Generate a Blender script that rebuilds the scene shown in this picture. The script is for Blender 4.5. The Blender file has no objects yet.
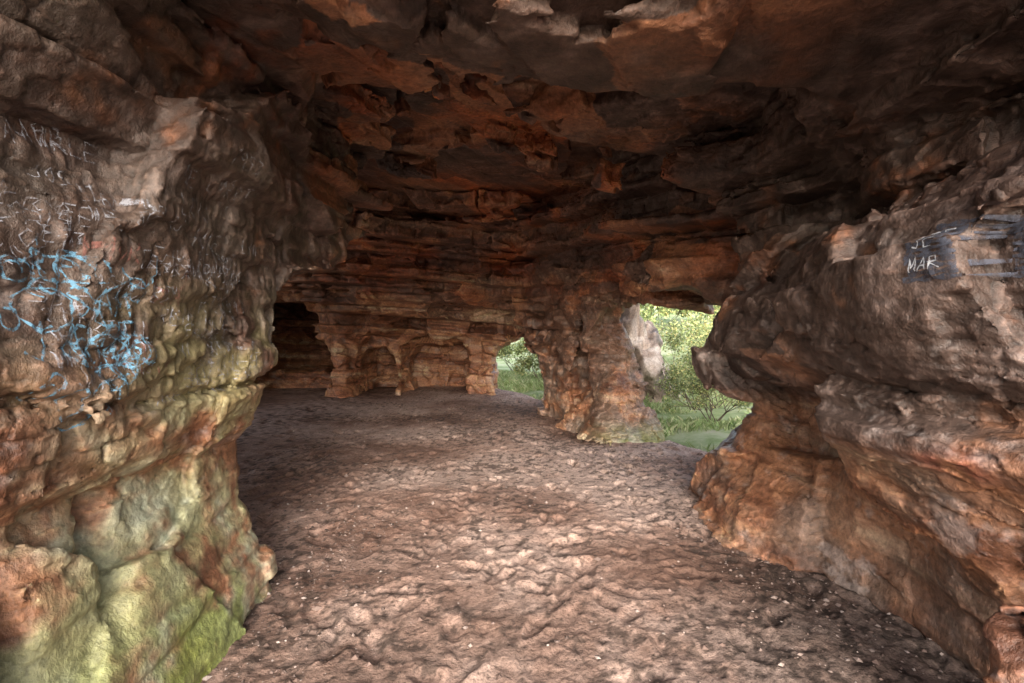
import bpy, math, random, time
import numpy as np
from mathutils import Vector
from mathutils.bvhtree import BVHTree
T0=time.time()
random.seed(3)
rng=np.random.default_rng(7)
scene=bpy.context.scene
F32=np.float32
TF=(rng.random(64*64*64)*2-1).astype(F32)
def vn(x,y,z):
    xf=np.floor(x); yf=np.floor(y); zf=np.floor(z)
    tx=(x-xf).astype(F32); ty=(y-yf).astype(F32); tz=(z-zf).astype(F32)
    xi=xf.astype(np.int32); yi=yf.astype(np.int32); zi=zf.astype(np.int32)
    tx=tx*tx*(3-2*tx); ty=ty*ty*(3-2*ty); tz=tz*tz*(3-2*tz)
    x0=(xi&63)<<12; x1=((xi+1)&63)<<12
    y0=(yi&63)<<6; y1=((yi+1)&63)<<6
    z0=zi&63; z1=(zi+1)&63
    def L(a,b,t): return a+(b-a)*t
    c0=L(L(TF[x0+y0+z0],TF[x0+y0+z1],tz),L(TF[x0+y1+z0],TF[x0+y1+z1],tz),ty)
    c1=L(L(TF[x1+y0+z0],TF[x1+y0+z1],tz),L(TF[x1+y1+z0],TF[x1+y1+z1],tz),ty)
    return L(c0,c1,tx)
def fbm(x,y,z,o=3,g=.5):
    r=0; a=1.0; s=0
    for i in range(o):
        r=r+a*vn(x+17.3*i,y+5.1*i,z+9.7*i); s+=a; a*=g; x=x*2.03; y=y*2.03; z=z*2.03
    return r/s
CH=rng.random(4096).astype(F32)
def facets(x,y,z,seed=0):
    xb=np.floor(x-.5).astype(np.int32); yb=np.floor(y-.5).astype(np.int32); zb=np.floor(z-.5).astype(np.int32)
    D1=np.full(x.shape,9,F32); D2=np.full(x.shape,9,F32); HH=np.zeros(x.shape,F32); KK=np.zeros(x.shape,F32)
    for a in(0,1):
        for b in(0,1):
            for c in(0,1):
                i=xb+a;j=yb+b;k=zb+c
                h=((i*73856093)^(j*19349663)^(k*83492791)^(seed*7919))&4095
                dx=(x-i-.5-.7*(CH[h]-.5)).astype(F32); dy=(y-j-.5-.7*(CH[(h+771)&4095]-.5)).astype(F32); dz=(z-k-.5-.7*(CH[(h+1543)&4095]-.5)).astype(F32)
                d=dx*dx+dy*dy+dz*dz
                v=CH[(h+99)&4095]-.5+1.3*(dx*(CH[(h+300)&4095]-.5)+dy*(CH[(h+500)&4095]-.5)+dz*(CH[(h+700)&4095]-.5))
                m=d<D1
                D2=np.where(m,D1,np.minimum(D2,d)); D1=np.where(m,d,D1); HH=np.where(m,v,HH); KK=np.where(m,CH[(h+2000)&4095],KK)
    return HH,KK,np.sqrt(D2)-np.sqrt(D1)
def smax(a,b,k):
    h=np.maximum(k-np.abs(a-b),0)/k
    return np.maximum(a,b)+h*h*k*.25
def smin(a,b,k): return -smax(-a,-b,k)
def sst(a,b,x):
    t=np.clip((x-a)/(b-a),0,1); return t*t*(3-2*t)
def ip(v,xs,ys): return np.interp(v,xs,ys).astype(F32)

# ---------------------------------------------------------------- strata
th=[]; 
while sum(th)<9: th.append(float(rng.choice([.12,.18,.26,.36]))*float(rng.uniform(.8,1.2)))
B=np.array([-1.5]+list(np.cumsum(th)-1.5)); TH=np.array(th+[.2])
LH=rng.random(len(B)+4).astype(F32)
def strat(x,y,z):
    s=z+.06*x-.03*y+.03*vn(x*.4+3,y*.4,z*0+1.5)+.05*vn(x*.6+30,y*.6,z*0+7.5)*sst(7,9,y)
    i=np.clip(np.searchsorted(B,s)-1,0,len(B)-2)
    return s,i

def poly_sd(x,y,P):
    r=None
    n=len(P)
    for i in range(n):
        ax,ay=P[i]; bx,by=P[(i+1)%n]
        dx,dy=bx-ax,by-ay; l=math.hypot(dx,dy)
        d=-((x-ax)*(-dy/l)+(y-ay)*(dx/l))
        r=d if r is None else smax(r,d,.25)
    return r
def capsule(x,y,z,a,b,r0,sz=1.0):
    ab=[b[i]-a[i] for i in range(3)]; L2=sum(v*v for v in ab)
    t=np.clip(((x-a[0])*ab[0]+(y-a[1])*ab[1]+(z-a[2])*ab[2])/L2,0,1)
    return r0-np.sqrt((x-a[0]-t*ab[0])**2+(y-a[1]-t*ab[1])**2+((z-a[2]-t*ab[2])*sz)**2)

def base(x,y,z):
    h=ip(y,[0,2.5,5,7,8.3,9.6,11,12.2,16],[2.98,2.98,3.02,3.15,2.85,2.45,1.95,1.45,1.1])
    Lx=ip(x,[-4,-1.4,.35,1,3],[2.6,3.0,4.7,4.95,5.4])
    h=h+.42*sst(-.05,.2,y-Lx)*(1-sst(9,11,y))
    L2=ip(x,[-2,-.18,.5,1.15,3],[2.0,2.3,2.55,2.5,2.9])
    h=h+.15*sst(-.03,.08,y-L2)
    L3=ip(x,[-2,.3,1.0,2.2],[3.6,3.3,3.2,3.4])
    h=h+.12*sst(-.03,.06,y-L3)*sst(-.6,.2,x)-.1*sst(-.03,.06,y-L3-.9)*sst(-.6,.2,x)
    fc=(z-h)*.85
    fc=smin(fc,y-.75-.25*x,.4)
    XLn=ip(z,[0,.3,.65,.88,.97,1.2,1.7,2.2,2.5,2.9,3.3],[-1.43,-1.5,-1.62,-1.7,-1.56,-1.5,-1.5,-1.48,-1.4,-1.15,-.8])
    XLf=ip(z,[0,2.0,3.3],[-1.55,-1.5,-1.42])
    XL=XLn+(XLf-XLn)*sst(3.0,3.9,y)
    XL=XL+ip(y,[0,1.2,2.2,3.2,5],[-.12,0,0,-.02,.0])
    YE=ip(z,[0,.3,.7,1.0,1.7,1.95,2.1,2.6,3.6],[3.2,3.2,3.25,3.25,3.3,3.5,4.8,5.15,5.25])
    fl=smin(XL-x,YE-y,.2)
    r=smax(fc,fl,.25)
    XR=ip(y,[-1,2.3,3.3,4.4,4.9,5.4,6,7.3,8.5,10.3,12,13],[2.25,2.1,2.0,1.72,2.1,2.3,1.95,1.5,1.0,.35,-.3,-1.0])
    near=1-sst(2.6,3.8,y)
    far=1-near
    pn=ip(z,[0,.4,.85,1.05,1.13,1.2,1.6,2.0,2.2,2.3,2.6,3.0],[-.1,-.02,-.15,-.34,-.32,.0,.0,.12,.22,-.1,-.25,-.5])
    pf=ip(z,[0,.25,.6,.95,1.15,1.4,1.8,2.2,2.6,3.2],[-.28,-.14,.16,.34,.2,.02,.1,.25,.1,-.25])
    pb=ip(z,[0,1.6,2.2,3.2],[0,0,-.1,-.6])
    bk=sst(5.0,5.7,y)
    XR=XR+near*pn+(far*(1-bk))*pf+bk*pb
    fr=(x-XR)*.9
    r=smax(r,fr,.3)
    r=smax(r,capsule(x,y,z,(2.05,4.25,1.5),(2.22,1.6,1.78),.5,.95),.12)
    r=smax(r,capsule(x,y,z,(1.75,1.62,.0),(1.67,1.62,.55),.17),.1)
    r=smax(r,(y-12.35-.1*z)*1.0,.3)
    r=smax(r,-6.9-x,.4)
    r=smin(r,np.maximum(np.maximum(x+4.4,np.abs(y-7)-3.0),z-3.1),.4)  # unseen side opening, added to let light into the back chamber
    P=[(.82,7.5),(1.2,5.8),(2.4,4.95),(4.6,5.2),(4.6,10.4),(2.3,10.4),(1.0,9.0)]
    d=poly_sd(x,y,P)
    top=ip(x+.0*y,[.8,1.3,1.8,2.2,2.7,4],[1.5,1.92,2.12,2.05,1.85,2.1])
    r=smin(r,smax(d,(z-top),.65),.1)
    xc=.05+(y-9.8)*.06
    hw=.57+.12*np.clip(1-(z-.45)**2*1.5,-1,1)
    d2=smax(np.maximum(np.abs(x-xc)-hw,8.9-y),z-1.34,.55)
    r=smin(r,d2,.15)
    for (a,b,tz,dp) in [(-2.6,-1.15,1.28,1.9),(-3.65,-2.85,1.2,1.5)]:
        c=(a+b)/2; w=(b-a)/2
        d3=smax(np.maximum(np.abs(x-c)-w*(1.08-.3*(z-.45)**2),np.maximum(y-12.4-dp,10.5-y)),z-tz,.25)
        r=smin(r,d3,.08)
    d4=smax(np.maximum(np.abs(x+5.55)-1.4,np.maximum(y-15.2,9.5-y)),z-2.35,.3)
    r=smin(r,d4,.12)
    r=smax(r,-np.maximum(np.maximum(np.abs(x+5.3)-1.5,13.6-y),z-.45),.3)
    r=smax(r,.24+.22*np.clip((z-.75),0,2)+.3*np.clip(.35-z,0,1)-np.hypot(x+3.95,y-12.15),.25)
    rad=ip(z,[0,.2,.45,.8,1.2,1.5,1.75,2.1],[.9,.68,.44,.36,.26,.33,.3,.45])
    ang=np.arctan2(y-8.15,x-1.6)
    rad=rad*(1+.13*np.sin(ang*3+z*2.5)+.07*np.sin(ang*5-z*3))
    r=smax(r,rad-np.hypot(x-1.6+.1*(z-1),(y-8.15)*.85),.18)
    tt=np.clip(((x-1.6)*(-.8)+(y-8.3)*1.2)/2.08,0,1)
    r=smax(r,.2-np.hypot(x-1.6+.8*tt,y-8.3-1.2*tt),.2)
    out=-(.93*(x-2.95)+.37*(y-5.5))+.15*np.clip(z,0,3)
    r=smin(r,out,.3)
    return r

def field(x,y,z):
    s,i=strat(x,y,z)
    b0=B[i]; tt=TH[i]
    t=(s-b0)/tt
    w=.08+.87*sst(1.9,2.5,z)
    lm=sst(-.75,-1.1,x)*sst(5.6,5.0,y)*sst(3.0,2.6,z)
    w=w*(1-.75*lm)
    w=np.maximum(w,.55*sst(8,9.5,y)*sst(1.3,1.7,z))
    w=w*(1-.85*sst(.3,.8,x)*sst(4.5,5.2,y)*sst(9.5,8.8,y)*sst(2.6,2.2,z))
    zc=b0+tt*(.5+.10*(t-.5))
    zq=(z+w*(zc-s)).astype(F32)
    r=base(x,y,zq)
    return r,s,i,t,w,zq

def detail(x,y,z,r,s,i,t,w,zq):
    li=LH[i]
    low=sst(1.4,1.0,z)*sst(7,8,y)
    lw=sst(-.9,-1.2,x)*sst(4.2,3.6,y)*sst(2.4,2.0,z)
    bkk=sst(7.5,9,y)
    off=(li-.5)*.24+.22*vn(x*.5+i*7.3,y*.5,i*3.7+.5)
    a=.5+LH[(i+1)%len(LH)]*.4
    bw=.7+.8*li
    u=(x*np.cos(a)+y*np.sin(a))/bw+li*5+.06*vn(x*2,y*2,zq*2)
    v=(-x*np.sin(a)+y*np.cos(a))/(bw*1.7)+li*9
    hsh=CH[(np.floor(u).astype(np.int64)*131+np.floor(v).astype(np.int64)*977+i*53)&4095]
    off=off+(hsh-.5)*.26*(1-.7*bkk)
    r=r+off*w
    cl=sst(2.5,2.8,z)*sst(7,6,y)
    r=r+fbm(x*.9,y*.9,zq*1.1,2)*(.17+.1*cl)*(1-.7*low)*(1-.35*lw)
    wx=.2*vn(x*2,y*2,z*2)
    fh,fk,fe=facets(x*1.15+wx,y*1.15,z*1.5,1)
    r=r+fh*.22*(1-.6*w+.4*bkk)*(1-.6*low)*(1-.45*lw)
    fh,fk,fe=facets(x*3.0,y*3.0+wx,z*4.2,2)
    r=r+fh*(.035+.02*cl+.05*bkk)
    r=r+fbm(x*2.6,y*2.6,z*3.0,3)*(.022+.03*bkk)
    r=r+fbm(x*1.3,y*1.3,s*9,2)*(.014+.018*sst(1.7,2.3,z))
    e=np.minimum(t,1-t)*TH[i]
    m=sst(-.1,.5,vn(x*.7+40,y*.7,i*1.7))
    r=r-.08*np.exp(-(e/.02)**2)*m*(.2+.8*w)
    c=vn(x*.75+11,y*.75+z*.25,z*.35)
    r=r-.09*np.exp(-(c/.012)**2)*(.3+.6*m)
    lm=sst(-1.0,-1.2,x)*sst(1.1,.8,z)*sst(4,3.4,y)
    r=r-.22*np.exp(-(((y-2.1-.12*vn(z*3,z*0,z*0))/.05)**2+((z-.66)/.2)**2))*lm
    r=r-.22*np.exp(-(((y-1.62)/.045)**2+((z-.62)/.25)**2))*lm
    return r

def axis(segs):
    a=[segs[0][0]]
    for (s,e,h0,h1) in segs:
        p=a[-1]
        while p<e-1e-6:
            f=(p-s)/(e-s); p=p+h0+(h1-h0)*f; a.append(p)
    return np.array(a,dtype=F32)
ax=axis([(-8.2,-2.3,.08,.04),(-2.3,2.8,.025,.025),(2.8,5.2,.05,.1)])
ay=axis([(-.7,1.0,.08,.03),(1.0,5.5,.025,.028),(5.5,16,.03,.055)])
az=axis([(-.25,3.9,.024,.024),(3.9,4.4,.05,.1)])
while (len(ax)-1)%4: ax=np.append(ax,ax[-1]+.1)
while (len(ay)-1)%4: ay=np.append(ay,ay[-1]+.08)
while (len(az)-1)%4: az=np.append(az,az[-1]+.05)
ax=ax.astype(F32);ay=ay.astype(F32);az=az.astype(F32)
nx,ny,nz=len(ax),len(ay),len(az)
cx,cy,cz=ax[::4],ay[::4],az[::4]
X,Y,Z=np.meshgrid(cx,cy,cz,indexing='ij')
cb=base(X.ravel(),Y.ravel(),Z.ravel()).reshape(X.shape)
cm=np.abs(cb)<.55
V=np.where(cb>0,1,-1).astype(F32)
V=V.repeat(4,0).repeat(4,1).repeat(4,2)[:nx,:ny,:nz]
m=cm.copy()
for A in range(3):
    n=m.copy()
    sl=[slice(None)]*3; sr=[slice(None)]*3
    sl[A]=slice(1,None); sr[A]=slice(None,-1)
    n[tuple(sr)]|=m[tuple(sl)]
    m=n
M=m.repeat(4,0).repeat(4,1).repeat(4,2)[:nx,:ny,:nz]
I,J,K=np.nonzero(M)
CHK=1500000
for q in range(0,len(I),CHK):
    i_,j_,k_=I[q:q+CHK],J[q:q+CHK],K[q:q+CHK]
    x,y,z=ax[i_],ay[j_],az[k_]
    r,s,li,t,w,zq=field(x,y,z)
    mm=np.abs(r)<.4
    r=r.astype(F32)
    r[mm]=detail(x[mm],y[mm],z[mm],r[mm],s[mm],li[mm],t[mm],w[mm],zq[mm])
    V[i_,j_,k_]=r
del I,J,K,M
V[0]=-1;V[-1]=-1;V[:,0]=-1;V[:,-1]=-1;V[:,:,-1]=-1
V[:,:,0]=V[:,:,1]
print('field',time.time()-T0)
S=V>0
a=S[:-1,:-1,:-1]
allc=a.copy(); anyc=a.copy()
for dx in (0,1):
    for dy in (0,1):
        for dz in (0,1):
            c=S[dx:nx-1+dx,dy:ny-1+dy,dz:nz-1+dz]
            allc&=c; anyc|=c
act=anyc&~allc
I,J,K=np.nonzero(act)
idx=np.full(act.shape,-1,dtype=np.int32); idx[I,J,K]=np.arange(len(I))
acc=np.zeros((len(I),3),dtype=np.float64); cnt=np.zeros(len(I))
corn=[(a,b,c) for a in(0,1) for b in(0,1) for c in(0,1)]
for p in corn:
    for A in range(3):
        if p[A]==0:
            q=list(p); q[A]=1
            v0=V[I+p[0],J+p[1],K+p[2]]; v1=V[I+q[0],J+q[1],K+q[2]]
            c=(v0>0)!=(v1>0)
            t=np.where(c,v0/np.where(v0==v1,1,(v0-v1)),0)
            P0=np.stack([ax[I+p[0]],ay[J+p[1]],az[K+p[2]]],1); P1=np.stack([ax[I+q[0]],ay[J+q[1]],az[K+q[2]]],1)
            acc+=np.where(c[:,None],P0+(P1-P0)*t[:,None],0); cnt+=c
co=(acc/cnt[:,None]).astype(F32)
quads=[]
def addq(A):
    if A==0: c=S[:-1,1:-1,1:-1]!=S[1:,1:-1,1:-1]; o=(0,1,1)
    if A==1: c=S[1:-1,:-1,1:-1]!=S[1:-1,1:,1:-1]; o=(1,0,1)
    if A==2: c=S[1:-1,1:-1,:-1]!=S[1:-1,1:-1,1:]; o=(1,1,0)
    i,j,k=np.nonzero(c); i=i+o[0];j=j+o[1];k=k+o[2]
    s=S[i,j,k]
    if A==0: q=[idx[i,j-1,k-1],idx[i,j,k-1],idx[i,j,k],idx[i,j-1,k]]
    if A==1: q=[idx[i-1,j,k-1],idx[i-1,j,k],idx[i,j,k],idx[i,j,k-1]]
    if A==2: q=[idx[i-1,j-1,k],idx[i,j-1,k],idx[i,j,k],idx[i-1,j,k]]
    q=np.stack(q,1)
    q[~s]=q[~s][:,::-1]
    quads.append(q)
for A in range(3): addq(A)
Q=np.concatenate(quads)
del V,S,allc,anyc,act,idx
print('nets',len(co),len(Q),time.time()-T0)
def indisp(c): return (c[:,0]>-3.4)&(c[:,0]<3.2)&(c[:,1]<7.6+1.3*(c[:,0]>.3))&(c[:,2]<3.85)&(.93*(c[:,0]-2.95)+.37*(c[:,1]-5.5)<.4)
fcn=co[Q].mean(1); sel=indisp(fcn)
qs=Q[sel]; n0=len(co)
e=np.stack([qs,np.roll(qs,-1,1)],-1).reshape(-1,2); key=np.sort(e,1).astype(np.int64); key=key[:,0]*n0+key[:,1]
uk,inv=np.unique(key,return_inverse=True)
ea=(uk//n0).astype(int); eb=(uk%n0).astype(int)
mid=(co[ea]+co[eb])*.5; cen=co[qs].mean(1)
em=n0+inv.reshape(-1,4); fcx=n0+len(uk)+np.arange(len(qs))
sub=np.concatenate([np.stack([qs[:,k],em[:,k],fcx,em[:,(k+3)%4]],1) for k in range(4)])
co=np.concatenate([co,mid,cen]); Q=np.concatenate([Q[~sel],sub])
def vnorm(co,Q):
    d1=co[Q[:,2]]-co[Q[:,0]]; d2=co[Q[:,3]]-co[Q[:,1]]
    fn=np.cross(d1,d2); N=np.zeros((len(co),3))
    for k in range(4):
        for A in range(3): N[:,A]+=np.bincount(Q[:,k],weights=fn[:,A],minlength=len(co))
    return (N/np.maximum(np.linalg.norm(N,axis=1,keepdims=True),1e-9)).astype(F32)
VN=vnorm(co,Q)
x,y,z=co[:,0],co[:,1],co[:,2]
s,li=strat(x,y,z)
fade=sst(-3.3,-2.9,x)*sst(3.1,2.7,x)*np.maximum(sst(7.5,7.0,y),sst(8.8,8.4,y)*sst(.4,.8,x))*sst(3.8,3.6,z)*sst(.3,.0,.93*(x-2.95)+.37*(y-5.5))
F1,K1,E1=facets(x*7+.3*vn(x*9,y*9,z*9),y*7,z*10,5)
F2,K2,E2=facets(x*1.6+.5*vn(x*3,y*3,z*3),y*1.6,z*2.8,8)
leftm=sst(-1.0,-1.25,x)*sst(4,3.6,y)
scr=leftm*sst(1.0,1.2,z)*sst(2.4,2.1,z)
rough=np.maximum(sst(-.3,.4,vn(x*.9+50,y*.9,z*.9)),sst(6.5,7.2,y))
dsp=(F1*.022-(.014*np.exp(-(E1/.05)**2))*(K1>.5))*rough+fbm(x*14,y*14,z*17,3,.6)*(.004+.006*rough)+fbm(x*4,y*4,s*34,2)*.006
dsp=dsp+scr*(np.abs(vn(x*24,y*24,z*7))-.3)*.020
co=co+VN*(dsp*fade)[:,None].astype(F32)
VN=vnorm(co,Q)
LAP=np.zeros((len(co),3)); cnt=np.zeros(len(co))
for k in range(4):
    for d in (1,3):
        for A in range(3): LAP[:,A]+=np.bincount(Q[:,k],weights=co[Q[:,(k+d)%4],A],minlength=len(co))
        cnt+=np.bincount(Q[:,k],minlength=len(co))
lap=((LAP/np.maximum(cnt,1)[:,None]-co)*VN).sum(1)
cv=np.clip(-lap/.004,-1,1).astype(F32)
def C(*a): return np.array(a,dtype=F32)
def mixc(a,b,f): return a+(b-a)*f[:,None]
def rampc(t,st):
    p=[q[0] for q in st]; return np.stack([np.interp(t,p,[q[1][k] for q in st]) for k in range(3)],1).astype(F32)
x,y,z=co[:,0],co[:,1],co[:,2]
nA=fbm(x*1.3,y*1.3,z*1.3,4); nB=fbm(x*3,y*3,z*3,4,.6); nC=fbm(x*.8+5,y*.8,z*1.2,3); nD=fbm(x*8,y*8,z*9,4,.65)
nS=fbm(x*.8,y*.8,s*7,5,.6)
c=rampc(nS+.25*(LH[li]-.5)+.12*nD,[(-.5,(.11,.042,.024)),(-.15,(.23,.098,.052)),(.05,(.38,.175,.092)),(.25,(.31,.16,.1)),(.5,(.5,.33,.22))])
c=c*(1+.45*nD+.35*nB)[:,None]
ori=fbm(x*1.1+30,y*1.1,z*1.1,3)
c=mixc(c,c*C(1.5,1.0,.7),sst(-.05,.3,ori)*sst(1.8,2.4,z))
pale=leftm*sst(-.25,.2,nA+.3*sst(1.4,.5,z))
pale=np.maximum(pale,sst(4.5,6,y)*sst(1.5,.7,z)*.6*sst(-.5,.2,nA)*sst(-1.8,-.2,x))
pale=np.maximum(pale,.3*sst(1.5,.9,z)*sst(1.2,1.5,x)*sst(-.3,.3,nB))
c=mixc(c,rampc(nB+.4*nD,[(-.4,(.2,.13,.085)),(0,(.4,.27,.18)),(.4,(.54,.43,.33))]),pale*sst(-.4,.2,nB+.5*nD))
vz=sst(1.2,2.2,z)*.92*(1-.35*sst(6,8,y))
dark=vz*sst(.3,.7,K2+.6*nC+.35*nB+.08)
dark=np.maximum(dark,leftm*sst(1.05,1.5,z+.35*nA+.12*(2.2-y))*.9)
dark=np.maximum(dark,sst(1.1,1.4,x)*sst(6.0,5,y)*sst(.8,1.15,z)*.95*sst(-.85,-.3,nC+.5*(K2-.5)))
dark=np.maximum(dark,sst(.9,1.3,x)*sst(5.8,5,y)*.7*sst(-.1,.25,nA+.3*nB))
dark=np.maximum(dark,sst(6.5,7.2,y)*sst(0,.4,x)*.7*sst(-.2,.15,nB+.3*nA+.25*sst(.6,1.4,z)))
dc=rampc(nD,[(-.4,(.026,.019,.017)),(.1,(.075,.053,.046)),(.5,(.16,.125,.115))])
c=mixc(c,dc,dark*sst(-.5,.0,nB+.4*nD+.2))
c=mixc(c,np.minimum(c*C(2.3,1.95,1.7)+.03,.6),np.clip(cv,0,1)*.5)  # convex edges lightened as wear, doubling as painted highlights
c=mixc(c,c*.45,np.clip(-cv,0,1)*.55)  # hollows painted darker, crease shade put into the rock colour
sc=sst(.22,.38,fbm(x*5+60,y*5,z*6,5,.7))
c=mixc(c,C(.4,.34,.32)[None].repeat(len(c),0),sc*.35*(.15+.85*sst(2.6,1.2,z)))
och=leftm*sst(.7,1.0,z+.3*nA)*sst(1.9,1.3,z+.3*nA)*sst(1.6,2.6,y)*sst(-.3,.2,nB)
c=mixc(c,C(.36,.32,.14)[None].repeat(len(c),0),och*.65)
g1=leftm*sst(1.4,.6,z+.6*nA)*sst(-.3,.2,nB+.1-z*.15+.4*nD)
g1=np.maximum(g1,.6*sst(.35,.0,z)*sst(4.5,6,y)*sst(.9,1.6,x))
gcol=rampc(fbm(x*2+20,y*2,z*2,4),[(-.3,(.26,.28,.12)),(-.05,(.3,.33,.18)),(.06,(.42,.5,.38)),(.3,(.36,.47,.38))])
gcol=mixc(gcol,C(.14,.22,.03)[None].repeat(len(c),0),sst(.5,.15,z)*sst(-.25,.15,nB))
c=mixc(c,gcol,g1*.75)
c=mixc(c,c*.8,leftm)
# small faded red mark on the right wall
c=mixc(c,C(.32,.07,.055)[None].repeat(len(c),0),.6*sst(1.4,1.6,x)*np.exp(-((y-2.0)/.09)**2-((z-1.02)/.045)**2)*sst(-.4,.1,nD))
c=np.clip(c,.012,.75)
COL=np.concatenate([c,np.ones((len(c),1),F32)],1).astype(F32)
print('colour',len(co),time.time()-T0)

# ---------------------------------------------------------------- materials
def newmat(name):
    m=bpy.data.materials.new(name); m.use_nodes=True
    nt=m.node_tree; nt.nodes.clear()
    return m,nt
class G:
    def __init__(s,nt): s.nt=nt
    def n(s,t,**k):
        nd=s.nt.nodes.new(t)
        for a,b in k.items(): setattr(nd,a,b)
        return nd
    def l(s,a,b): s.nt.links.new(a,b)
    def noise(s,vec,scale,det=6,rough=.55,dist=0):
        n=s.n('ShaderNodeTexNoise'); n.inputs['Scale'].default_value=scale; n.inputs['Detail'].default_value=det
        n.inputs['Roughness'].default_value=rough; n.inputs['Distortion'].default_value=dist
        s.l(vec,n.inputs['Vector']); return n.outputs['Fac']
    def ramp(s,fac,st):
        r=s.n('ShaderNodeValToRGB'); e=r.color_ramp.elements
        while len(e)<len(st): e.new(.5)
        for q,(p,c) in zip(e,st): q.position=p; q.color=(*c,1) if not isinstance(c,float) else (c,c,c,1)
        s.l(fac,r.inputs[0]); return r.outputs[0]
    def mix(s,f,a,b,mode='MIX'):
        m=s.n('ShaderNodeMix',data_type='RGBA',blend_type=mode)
        for v,i in ((f,0),(a,6),(b,7)):
            if isinstance(v,(int,float)): m.inputs[i].default_value=v
            elif isinstance(v,tuple): m.inputs[i].default_value=(*v,1)
            else: s.l(v,m.inputs[i])
        return m.outputs[2]
    def bump(s,h,st,dist):
        b=s.n('ShaderNodeBump'); b.inputs['Strength'].default_value=st; b.inputs['Distance'].default_value=dist
        s.l(h,b.inputs['Height']); return b.outputs[0]
    def out(s,col,rough,nrm,spec=.4):
        p=s.n('ShaderNodeBsdfPrincipled'); o=s.n('ShaderNodeOutputMaterial')
        if isinstance(col,tuple): p.inputs['Base Color'].default_value=(*col,1)
        else: s.l(col,p.inputs['Base Color'])
        p.inputs['Roughness'].default_value=rough
        p.inputs['Specular IOR Level'].default_value=spec
        if nrm: s.l(nrm,p.inputs['Normal'])
        s.l(p.outputs[0],o.inputs[0]); return p

rock,nt=newmat('sandstone'); g=G(nt)
pos=g.n('ShaderNodeNewGeometry').outputs['Position']
att=g.n('ShaderNodeAttribute',attribute_name='col')
nz1=g.noise(pos,26,5,.7)
c=g.mix(1.0,att.outputs['Color'],g.ramp(nz1,[(.3,.5),(.5,1.0),(.7,1.55)]),'MULTIPLY')
g.out(c,.47,g.bump(nz1,.8,.02),.5)

sand,nt=newmat('trampled_sand'); g=G(nt)
pos=g.n('ShaderNodeNewGeometry').outputs['Position']
att=g.n('ShaderNodeAttribute',attribute_name='col')
nz1=g.noise(pos,45,5,.7)
c=g.mix(1.0,att.outputs['Color'],g.ramp(nz1,[(.3,.35),(.45,.9),(.7,1.35)]),'MULTIPLY')
g.out(c,.9,g.bump(nz1,.9,.018),.25)

grassm,nt=newmat('grass_ground'); g=G(nt)
pos=g.n('ShaderNodeNewGeometry').outputs['Position']
c=g.ramp(g.noise(pos,.9,7,.75),[(.3,(.12,.16,.06)),(.46,(.24,.3,.13)),(.58,(.38,.4,.25)),(.7,(.44,.38,.3))])
g.out(c,.9,None,.2)
bounce_apron,nt=newmat('bounce_sand'); g=G(nt)  # bright sand out of view, added to bounce light onto the ceiling
pos=g.n('ShaderNodeNewGeometry').outputs['Position']
g.out(g.ramp(g.noise(pos,1.5,6,.6),[(.3,(.38,.26,.18)),(.7,(.52,.4,.3))]),.9,None,.2)

def leafmat(name,cols):
    m,nt=newmat(name); g=G(nt)
    oi=g.n('ShaderNodeNewGeometry'); 
    c=g.ramp(oi.outputs['Random Per Island'],cols)
    g.out(c,.6,None,.3)
    return m
leaf=leafmat('leaves',[(0,(.07,.1,.04)),(.4,(.2,.26,.09)),(.75,(.36,.41,.18)),(1,(.48,.4,.16))])
grb=leafmat('grass_blades',[(0,(.15,.22,.07)),(.5,(.3,.4,.17)),(1,(.48,.48,.3))])
bark,nt=newmat('bark'); g=G(nt); pos=g.n('ShaderNodeNewGeometry').outputs['Position']
g.out(g.ramp(g.noise(pos,20,3),[(.3,(.05,.035,.025)),(.7,(.16,.12,.09))]),.8,None)
stone,nt=newmat('pebble_stone'); g=G(nt); ge=g.n('ShaderNodeNewGeometry')
g.out(g.ramp(ge.outputs['Random Per Island'],[(0,(.05,.035,.03)),(.6,(.18,.12,.1)),(1,(.4,.33,.3))]),.7,None)

def chalk(name,col,mx=.75,lo=.4,hi=.6):
    m,nt=newmat(name); g=G(nt)
    pos=g.n('ShaderNodeNewGeometry').outputs['Position']
    p=g.out(col,.8,None,.2)
    tr=g.n('ShaderNodeBsdfTransparent'); ms=g.n('ShaderNodeMixShader')
    g.l(g.ramp(g.noise(pos,35,4,.7),[(lo,0.0),(hi,mx)]),ms.inputs[0])
    o=[n for n in nt.nodes if n.type=='OUTPUT_MATERIAL'][0]
    g.l(tr.outputs[0],ms.inputs[1]); g.l(p.outputs[0],ms.inputs[2]); g.l(ms.outputs[0],o.inputs[0])
    return m
chb=chalk('blue_chalk',(.2,.42,.6),.75,.4,.6); chw=chalk('white_chalk',(.45,.46,.52),.65); chr_=chalk('red_chalk',(.3,.12,.1),.5)
chs=chalk('white_paint',(.5,.52,.57),.9,.25,.5)
slate=chalk('slate_paint',(.07,.075,.1),.85,.3,.55)

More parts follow.
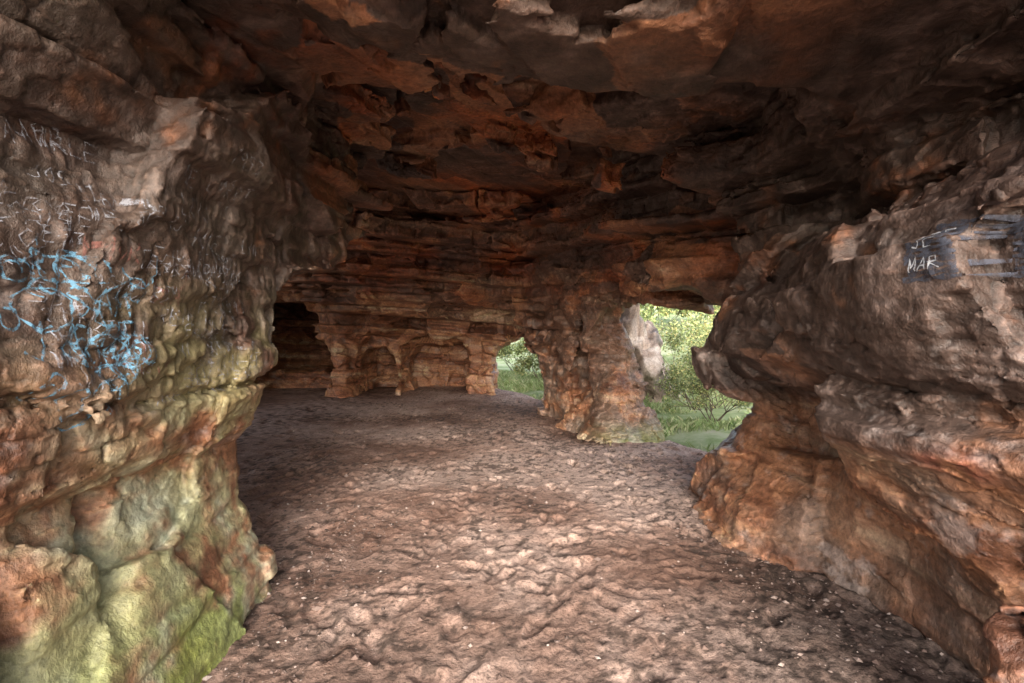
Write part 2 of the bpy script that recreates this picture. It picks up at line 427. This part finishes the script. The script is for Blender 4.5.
def mkmesh(name,v,f,mat,normals=None,col=None,smooth=True):
    v=np.ascontiguousarray(v,dtype=F32); f=np.ascontiguousarray(f,dtype=np.int32)
    me=bpy.data.meshes.new(name); k=f.shape[1]
    me.vertices.add(len(v)); me.vertices.foreach_set('co',v.ravel())
    me.loops.add(f.size); me.loops.foreach_set('vertex_index',f.ravel())
    me.polygons.add(len(f)); me.polygons.foreach_set('loop_start',np.arange(0,f.size,k,dtype=np.int32))
    me.update(calc_edges=True)
    me.polygons.foreach_set('use_smooth',np.full(len(f),smooth))
    if col is not None:
        at=me.color_attributes.new('col','FLOAT_COLOR','POINT'); at.data.foreach_set('color',np.ascontiguousarray(col,dtype=F32).ravel())
    if normals is not None: me.normals_split_custom_set_from_vertices(normals.tolist())
    me.materials.append(mat)
    o=bpy.data.objects.new(name,me); scene.collection.objects.link(o); return o

fc_=co[Q].mean(1); fx,fy,fz=fc_[:,0],fc_[:,1],fc_[:,2]
lab=np.zeros(len(Q),int)
lab[(fz<2.45)&(fx<-1.0)&(fy<5.4)]=1
lab[(fz<2.45)&(fx>.9)&(fy<5.5)]=2
lab[(fy>=5.4)&(fz<2.1)]=3
lab[(fz<1.7)&(fx>.45)&(fy>6.9)&(fx<3.2)&(fy<9.8)]=4
lab[(fz<1.05)&(fx>-1.3)&(fx<-.4)&(fy>11)&(fy<13.5)]=5
lab[(fz<1.0)&(fx>-3.0)&(fx<-2.3)&(fy>11)&(fy<13.5)]=6
lab[(fz<1.05)&(fx>-4.5)&(fx<-3.5)&(fy>11)&(fy<13)]=7
names=['cave_ceiling','rock_wall','rock_wall','rock_wall','rock_pillar','rock_pillar','rock_pillar','rock_pillar']
OB={}
for L in range(8):
    q=Q[lab==L]
    if not len(q): continue
    mk=np.zeros(len(co),bool); mk[q]=True; u=np.nonzero(mk)[0]; rm=np.zeros(len(co),np.int32); rm[u]=np.arange(len(u))
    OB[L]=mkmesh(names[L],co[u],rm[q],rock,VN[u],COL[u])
print('rock objs',time.time()-T0)

# ---------------------------------------------------------------- rock outcrop outside the arch
def outcrop(cx_,cy_,cz_,rx,ry,rz):
    nu,nv=90,60
    th_=np.linspace(0,2*np.pi,nu,endpoint=False); ph=np.linspace(.02,np.pi-.02,nv)
    A,Bp=np.meshgrid(th_,ph,indexing='ij')
    d=np.stack([np.sin(Bp)*np.cos(A),np.sin(Bp)*np.sin(A),np.cos(Bp)],-1).reshape(-1,3)
    f1,k1,e1=facets(d[:,0]*1.7+10,d[:,1]*1.7,d[:,2]*2.3,3)
    rr=1+f1*.55+.15*fbm(d[:,0]*3,d[:,1]*3,d[:,2]*9,3)+.05*fbm(d[:,0]*12,d[:,1]*12,d[:,2]*20,2)
    p=d*rr[:,None]*np.array([rx,ry,rz])+np.array([cx_,cy_,cz_])
    ii=np.arange(nu*nv).reshape(nu,nv); jj=np.roll(ii,-1,0)
    f=np.stack([ii[:,:-1],ii[:,1:],jj[:,1:],jj[:,:-1]],-1).reshape(-1,4)
    n_=fbm(p[:,0]*3,p[:,1]*3,p[:,2]*6,4)
    cc=rampc(n_,[(-.4,(.09,.07,.06)),(0,(.27,.2,.16)),(.4,(.45,.38,.33))])
    return mkmesh('rock_outcrop',p,f,rock,None,np.concatenate([cc,np.ones((len(cc),1))],1))
outcrop(2.75,11.6,.5,.55,.7,1.35)
outcrop(3.4,12.4,.1,.5,.6,.6)

# ---------------------------------------------------------------- sand floor
fxs=axis([(-9,-3,.1,.035),(-3,3.2,.012,.012),(3.2,6,.05,.1)])
fys=axis([(-12,1.4,.4,.03),(1.4,5.5,.012,.016),(5.5,16,.025,.07)])
FX,FY=np.meshgrid(fxs,fys,indexing='ij')
def outd(x,y): return .93*(x-2.95)+.37*(y-5.5)
H=.06*fbm(FX*.5,FY*.5,FX*0+2,2)
Z0=FX*0
tr=.2+.8*sst(-.3,.3,vn(FX*.55+9,FY*.55,Z0)+.4*vn(FX*2.1,FY*2.1,Z0)+.05)
n1=fbm(FX*2.7+.4*vn(FX*5,FY*5,Z0),FY*2.7,Z0+.3,3); n2=fbm(FX*19,FY*19,Z0+4.2,3,.7)
H=H+tr*(n1*.02+n2*.007)
clod=sst(.15,.45,fbm(FX*16+40,FY*16,Z0+2,2)); H=H+clod*.008*tr
for k in range(1500):
    px=random.uniform(-4.5,2.4); py=1.5+10.5*random.random()**1.2
    an=random.gauss(math.pi/2+.1,.7); L_=random.uniform(.09,.14); W_=random.uniform(.035,.055); dp=random.uniform(.005,.02)
    i0,i1=np.searchsorted(fxs,[px-.3,px+.3]); j0,j1=np.searchsorted(fys,[py-.3,py+.3])
    sx=FX[i0:i1,j0:j1]-px; sy=FY[i0:i1,j0:j1]-py
    u=(sx*math.cos(an)+sy*math.sin(an))/L_; v=(-sx*math.sin(an)+sy*math.cos(an))/(W_*(1+.25*u))
    d=(u*u+v*v)*(1+.35*n1[i0:i1,j0:j1]*3)
    d=np.maximum(d,0)
    H[i0:i1,j0:j1]+=-dp*np.exp(-d**2*.9)+dp*.35*np.exp(-((np.sqrt(d)-1.35)/.3)**2)
od=outd(FX,FY)
H=H-.5*sst(-.1,.9,od+.25*n1)
fa,fb,f0=FX.ravel(),FY.ravel(),FX.ravel()*0
m1=fbm(fa*.9,fb*.9,f0+3,4); m2=fbm(fa*6,fb*6,f0+5,4,.65)
cf=rampc(m1+.35*m2,[(-.4,(.2,.118,.09)),(0,(.34,.225,.182)),(.35,(.46,.335,.285))])
cf=cf*(.68+.36*sst(2.0,4.5,fb))[:,None]  # light falloff painted into the sand: dimmer near camera, brighter mid-cave
deb=sst(.12,.3,fbm(fa*20,fb*20,f0+8,3,.7)+.3*fbm(fa*1.2+7,fb*1.2,f0,2)+.25*sst(.9,1.5,fa)*sst(4.5,3,fb)+.12*sst(-.9,-1.3,fa)*sst(4.5,3,fb))
cf=mixc(cf,C(.06,.043,.036)[None].repeat(len(cf),0),deb*.75)
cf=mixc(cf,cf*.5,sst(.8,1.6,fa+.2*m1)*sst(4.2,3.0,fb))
cf=cf*(1+.4*np.clip(n2.ravel(),-.6,.5))[:,None]
ii=np.arange(len(fxs)*len(fys)).reshape(len(fxs),len(fys))
fq=np.stack([ii[:-1,:-1],ii[1:,:-1],ii[1:,1:],ii[:-1,1:]],-1).reshape(-1,4)
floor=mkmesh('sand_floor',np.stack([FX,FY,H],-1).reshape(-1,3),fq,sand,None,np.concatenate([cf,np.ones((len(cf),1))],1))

def gz(x,y):
    d=outd(x,y)
    z=-.3+.28*sst(-.4,.8,d)+.08*fbm(x*.7,y*.7,x*0,3)*sst(0,1.5,d)
    z=z+np.clip(d-5,0,45)*.24+.9*fbm(x*.12,y*.12,x*0+4,4)*sst(4,14,d)
    return z
s1=np.concatenate([-np.geomspace(500,12,26),np.linspace(-10,-1,10),np.arange(0,16,.22),np.geomspace(17,500,60)])
s2=np.concatenate([-np.geomspace(500,12,26),np.linspace(-10,2,12),np.arange(3,22,.22),np.geomspace(23,500,60)])
GX,GY=np.meshgrid(s1,s2,indexing='ij')
GZ=gz(GX,GY)
ii=np.arange(GX.size).reshape(GX.shape)
gq=np.stack([ii[:-1,:-1],ii[1:,:-1],ii[1:,1:],ii[:-1,1:]],-1).reshape(-1,4)
go=mkmesh('ground',np.stack([GX,GY,GZ],-1).reshape(-1,3),gq,grassm)
go.data.materials.append(bounce_apron)
gc=np.stack([GX,GY],-1).reshape(-1,2)[gq].mean(1)
mi=((gc[:,1]<2)&(gc[:,1]>-60)|(gc[:,0]<-4)&(np.abs(gc[:,1])<30)).astype(np.int32)
go.data.polygons.foreach_set('material_index',mi)

def blades(name,N,region,hmin,hmax,mat,dmin=.1,dmax=9):
    X_=rng.uniform(region[0],region[1],N*3); Y_=rng.uniform(region[2],region[3],N*3)
    d=outd(X_,Y_); k=(d>dmin)&(d<dmax)&(vn(X_*1.3,Y_*1.3,X_*0)>-.35); X_=X_[k][:N];Y_=Y_[k][:N]
    n=len(X_); Z_=gz(X_,Y_)-.02
    h=rng.uniform(hmin,hmax,n)*(1+.8*vn(X_*.8,Y_*.8,X_*0)); a=rng.uniform(0,6.28,n); w=rng.uniform(.005,.011,n); lx=rng.normal(0,.5,n)*h; ly=rng.normal(0,.5,n)*h
    v=np.zeros((n,4,3)); 
    v[:,0]=np.stack([X_-w*np.cos(a),Y_-w*np.sin(a),Z_],1); v[:,1]=np.stack([X_+w*np.cos(a),Y_+w*np.sin(a),Z_],1)
    v[:,2]=np.stack([X_+lx+w*.3*np.cos(a),Y_+ly+w*.3*np.sin(a),Z_+h],1); v[:,3]=np.stack([X_+lx*.4-w*np.cos(a),Y_+ly*.4-w*np.sin(a),Z_+h*.6],1)
    return mkmesh(name,v.reshape(-1,3),np.arange(n*4).reshape(-1,4),mat,smooth=False)
blades('grass',60000,(-2,9,4,19),.05,.18,grb)

def shrub(c,R,Hh,nl,ls=.035):
    c=np.array(c,float); vs=[];fs=[];tips=[]
    def tube(p,q,r0,r1):
        d=q-p; l=np.linalg.norm(d); d/=l; u=np.cross(d,[.3,.5,.8]); u/=np.linalg.norm(u); w=np.cross(d,u)
        b=len(vs)
        for (P,r) in ((p,r0),(q,r1)):
            for k in range(5):
                a=k*6.283/5; vs.append(P+r*(u*math.cos(a)+w*math.sin(a)))
        for k in range(5): fs.append((b+k,b+(k+1)%5,b+5+(k+1)%5,b+5+k))
    def grow(p,d,l,r,dep):
        q=p+d*l; tube(p,q,r,r*.65)
        if dep<=2: tips.append((q,l))
        if dep==0: return
        for k in range(random.choice([2,3,3])):
            nd=d+np.array([random.gauss(0,.45),random.gauss(0,.45),random.gauss(.08,.3)]); nd/=np.linalg.norm(nd)
            grow(q,nd,l*random.uniform(.6,.85),r*.65,dep-1)
    for k in range(6):
        a=random.uniform(0,6.28); d=np.array([math.cos(a)*R/Hh,math.sin(a)*R/Hh,1.]); d/=np.linalg.norm(d)
        grow(c+np.array([random.uniform(-.1,.1)*R,random.uniform(-.1,.1)*R,-.05]),d,Hh*.34,.012,4)
    br=mkmesh('branches',np.array(vs),np.array(fs),bark)
    T=np.array([t[0] for t in tips]); sel=rng.integers(0,len(T),nl)
    P=T[sel]+rng.normal(0,.085*Hh/1.5,(nl,3))
    nr=rng.normal(0,1,(nl,3)); nr/=np.linalg.norm(nr,axis=1,keepdims=True)
    u=np.cross(nr,rng.normal(0,1,(nl,3))); u/=np.linalg.norm(u,axis=1,keepdims=True); w=np.cross(nr,u)
    s=rng.uniform(.6,1.3,(nl,1))*ls
    v=np.stack([P-u*s,P-w*s*.5,P+u*s,P+w*s*.5],1).reshape(-1,3)
    lv=mkmesh('foliage',v,np.arange(nl*4).reshape(-1,4),leaf,smooth=False)
    e=bpy.data.objects.new('shrub',None); scene.collection.objects.link(e); br.parent=e; lv.parent=e
for (x_,y_,R,Hh,nl,ls) in [(3.35,8.6,.8,.95,4200,.02),(4.2,10.6,1.0,1.3,5000,.026),(3.6,10.2,.7,1.0,3500,.024),(5.3,12.6,1.2,1.6,5000,.032),(.9,15.2,.9,1.0,4000,.04),(.2,18.5,1.3,1.6,5000,.05),
                     (5.0,16,1.5,1.9,5000,.045),(8.5,19,1.8,2.0,5000,.06),(7,24,2.2,2.0,5000,.08),(12,30,2.6,2.4,5000,.09),(3,27,2.4,2.2,5000,.08)]:
    shrub((x_,y_,float(gz(np.array([x_]),np.array([y_]))[0])),R,Hh,nl,ls)

def pebbles(name,N):
    base_=np.array([[1,0,0],[-1,0,0],[0,1,0],[0,-1,0],[0,0,1],[0,0,-1]],float)
    F=np.array([[0,2,4],[2,1,4],[1,3,4],[3,0,4],[2,0,5],[1,2,5],[3,1,5],[0,3,5]])
    V_=[];FF=[];k=0
    for n in range(N):
        x_=random.uniform(-3.5,2.2); y_=1.6+9*random.random()**1.6
        if random.random()<.4: x_=random.choice([-1.3,1.7])+random.gauss(0,.25); y_=random.uniform(1.6,4.5)
        i=min(np.searchsorted(fxs,x_),len(fxs)-1); j=min(np.searchsorted(fys,y_),len(fys)-1)
        s=.004+.013*random.random()**3
        if random.random()<.004: s=.025
        sc=np.array([random.uniform(.7,1.5),random.uniform(.7,1.5),random.uniform(.4,.8)])*s
        a=random.uniform(0,6.28); R=np.array([[math.cos(a),-math.sin(a),0],[math.sin(a),math.cos(a),0],[0,0,1]])
        b=(base_*(1+rng.normal(0,.2,(6,1)))*sc)@R.T+np.array([x_,y_,H[i,j]+s*.2])
        V_.append(b); FF.append(F+k); k+=6
    return mkmesh(name,np.concatenate(V_),np.concatenate(FF),stone,smooth=False)
pebbles('pebbles',4500)

# ---------------------------------------------------------------- graffiti
def bvh(L):
    me=OB[L].data; n=len(me.vertices); v=np.empty(n*3,F32); me.vertices.foreach_get('co',v); v=v.reshape(-1,3)
    p=np.empty(len(me.loops),np.int32); me.loops.foreach_get('vertex_index',p); p=p.reshape(-1,4)
    ce=v[p[:,0]]; p=p[(ce[:,1]>1.2)&(ce[:,1]<3.4)&(ce[:,2]>1.0)&(ce[:,2]<2.45)&(np.abs(ce[:,0])<2.8)]
    u,inv=np.unique(p,return_inverse=True)
    return BVHTree.FromPolygons(v[u].tolist(),inv.reshape(-1,4).tolist())
LET={'A':[[(0,0),(.5,1),(1,0)],[(.2,.4),(.8,.4)]],'J':[[(.8,1),(.8,.2),(.4,0),(0,.2)]],'S':[[(1,.9),(.4,1),(.1,.75),(.9,.3),(.6,0),(0,.1)]],
'E':[[(1,1),(0,1),(0,0),(1,0)],[(0,.5),(.8,.5)]],'K':[[(0,0),(0,1)],[(1,1),(0,.45),(1,0)]],'1':[[(.5,0),(.5,1),(.2,.8)]],'9':[[(.9,.6),(.3,.5),(.1,.8),(.5,1),(.9,.8),(.8,0)]],
'5':[[(1,1),(.2,1),(.1,.55),(.8,.5),(.8,.1),(0,0)]],'3':[[(0,1),(.9,.9),(.4,.55),(.9,.2),(0,0)]],'M':[[(0,0),(.1,1),(.5,.3),(.9,1),(1,0)]],'T':[[(0,1),(1,1)],[(.5,1),(.5,0)]],
'R':[[(0,0),(0,1),(.8,.85),(.7,.55),(0,.5),(1,0)]],'O':[[(.5,1),(0,.5),(.5,0),(1,.5),(.5,1)]],'L':[[(0,1),(0,0),(.8,0)]],'W':[[(0,1),(.25,0),(.5,.7),(.75,0),(1,1)]]}
def strokes(tree,lines,side,wd,vs,fs,off=.004,mx=.03):
    for ln in lines:
        pts=[]
        for (a,b_) in zip(ln[:-1],ln[1:]):
            n=max(2,int(math.hypot(b_[0]-a[0],b_[1]-a[1])/.008))
            for k in range(n): pts.append((a[0]+(b_[0]-a[0])*k/n,a[1]+(b_[1]-a[1])*k/n))
        pts.append(ln[-1]); row=[]
        for i,(yy,zz) in enumerate(pts):
            q=pts[min(i+1,len(pts)-1)]; p=pts[max(i-1,0)]
            d=Vector((q[0]-p[0],q[1]-p[1])); 
            if d.length<1e-6: d=Vector((1,0))
            d.normalize(); w=wd*(.7+.3*math.sin(i*.7))
            pr=[]
            for sg in (1,0,-1):
                o=Vector((0.0,yy-d.y*w*sg,zz+d.x*w*sg))
                hit=tree.ray_cast(o,Vector((side,0,0)),4)
                pr.append(hit[0]+Vector((-side*off,0,0)) if hit[0] else None)
            row.append(pr)
        for a,b_ in zip(row[:-1],row[1:]):
            if None in a or None in b_: continue
            if (a[0]-b_[0]).length>mx: continue
            for h in (0,1):
                k=len(vs); vs+= [tuple(a[h]),tuple(a[h+1]),tuple(b_[h+1]),tuple(b_[h])]; fs.append((k,k+1,k+2,k+3))
def word(t,y0,z0,h,flip=False):
    o=[]
    for i,ch in enumerate(t):
        for l in LET[ch]:
            o.append([(y0+(i*.85+p[0]*.6)*h*(-1 if flip else 1)+random.gauss(0,.003),z0+p[1]*h+random.gauss(0,.003)) for p in l])
    return o
def scribble(y0,z0,r):
    n=random.randint(8,22); p=[(y0,z0)]; a=random.uniform(0,6.28); tr=random.choice([-1,1])
    for k in range(n):
        a+=random.gauss(.5,.35)*tr; p.append((p[-1][0]+r*math.cos(a)*.22,p[-1][1]+r*math.sin(a)*.22))
    return [p]
tl=bvh(1); tr_=bvh(2)
for (mat,nm,lns,wd) in [
  (chb,'graffiti',sum([scribble(random.gauss(1.9,.17),random.gauss(1.56,.13),random.uniform(.06,.17)) for k in range(24)],[])+word('JAKE',1.65,1.45,.13)+word('SAM',1.8,1.6,.1)+word('REL',1.7,1.72,.1),.0052),
  (chw,'graffiti',sum([word(''.join(random.choice('AJSEK1953MTROLW') for _ in range(random.randint(2,5))),random.uniform(1.5,2.8),random.uniform(1.2,2.2),random.uniform(.035,.085)) for k in range(85)],[])+word('1953',2.35,2.3,.07),.0026),
  (chr_,'graffiti',sum([word(''.join(random.choice('AJSEKMTROLW') for _ in range(3)),random.uniform(1.5,2.2),random.uniform(1.3,2.0),random.uniform(.06,.12)) for k in range(4)],[]),.0035)]:
    vs=[];fs=[]; strokes(tl,lns,-1,wd,vs,fs)
    if fs: mkmesh(nm,np.array(vs),np.array(fs),mat)
vs=[];fs=[]; strokes(tr_,[[(2.0+random.gauss(0,.02),1.74+k*.022),(1.75,1.74+k*.022)] for k in range(10)],1,.013,vs,fs,.004,.03)
if fs: mkmesh('graffiti',np.array(vs),np.array(fs),slate)
vs=[];fs=[]; strokes(tr_,word('SE',1.98,1.86,.06,True)+word('MAR',1.98,1.77,.05,True),1,.003,vs,fs,.008,.03)
if fs: mkmesh('graffiti',np.array(vs),np.array(fs),chs)

# ---------------------------------------------------------------- light
w=bpy.data.worlds.new('World'); scene.world=w; w.use_nodes=True
nt=w.node_tree; bg=nt.nodes['Background']; sky=nt.nodes.new('ShaderNodeTexSky'); sky.sky_type='NISHITA'
sky.sun_disc=False
D=Vector((-.05,.9,-.33)).normalized()
el=math.asin(-D.z); rot=math.atan2(-D.x,-D.y)
sky.sun_elevation=el; sky.sun_rotation=rot; sky.dust_density=3
hs=nt.nodes.new('ShaderNodeHueSaturation'); hs.inputs['Saturation'].default_value=.55
nt.links.new(sky.outputs[0],hs.inputs['Color']); nt.links.new(hs.outputs[0],bg.inputs[0]); bg.inputs[1].default_value=.75
sl=bpy.data.lights.new('sun','SUN'); sl.energy=3.6; sl.angle=math.radians(30); sl.color=(1,.94,.86)
so=bpy.data.objects.new('sun',sl); scene.collection.objects.link(so); so.rotation_euler=D.to_track_quat('-Z','Y').to_euler()

cam=bpy.data.cameras.new('camera'); cam.lens=520/1024*36; cam.clip_end=2000; cam.clip_start=.02
cobj=bpy.data.objects.new('camera',cam); scene.collection.objects.link(cobj)
cobj.location=(0,0,1.55); cobj.rotation_euler=(math.radians(90-1.27),0,0)
scene.camera=cobj
scene.view_settings.view_transform='Standard'; scene.view_settings.look='None'; scene.view_settings.exposure=0
print('done',time.time()-T0)
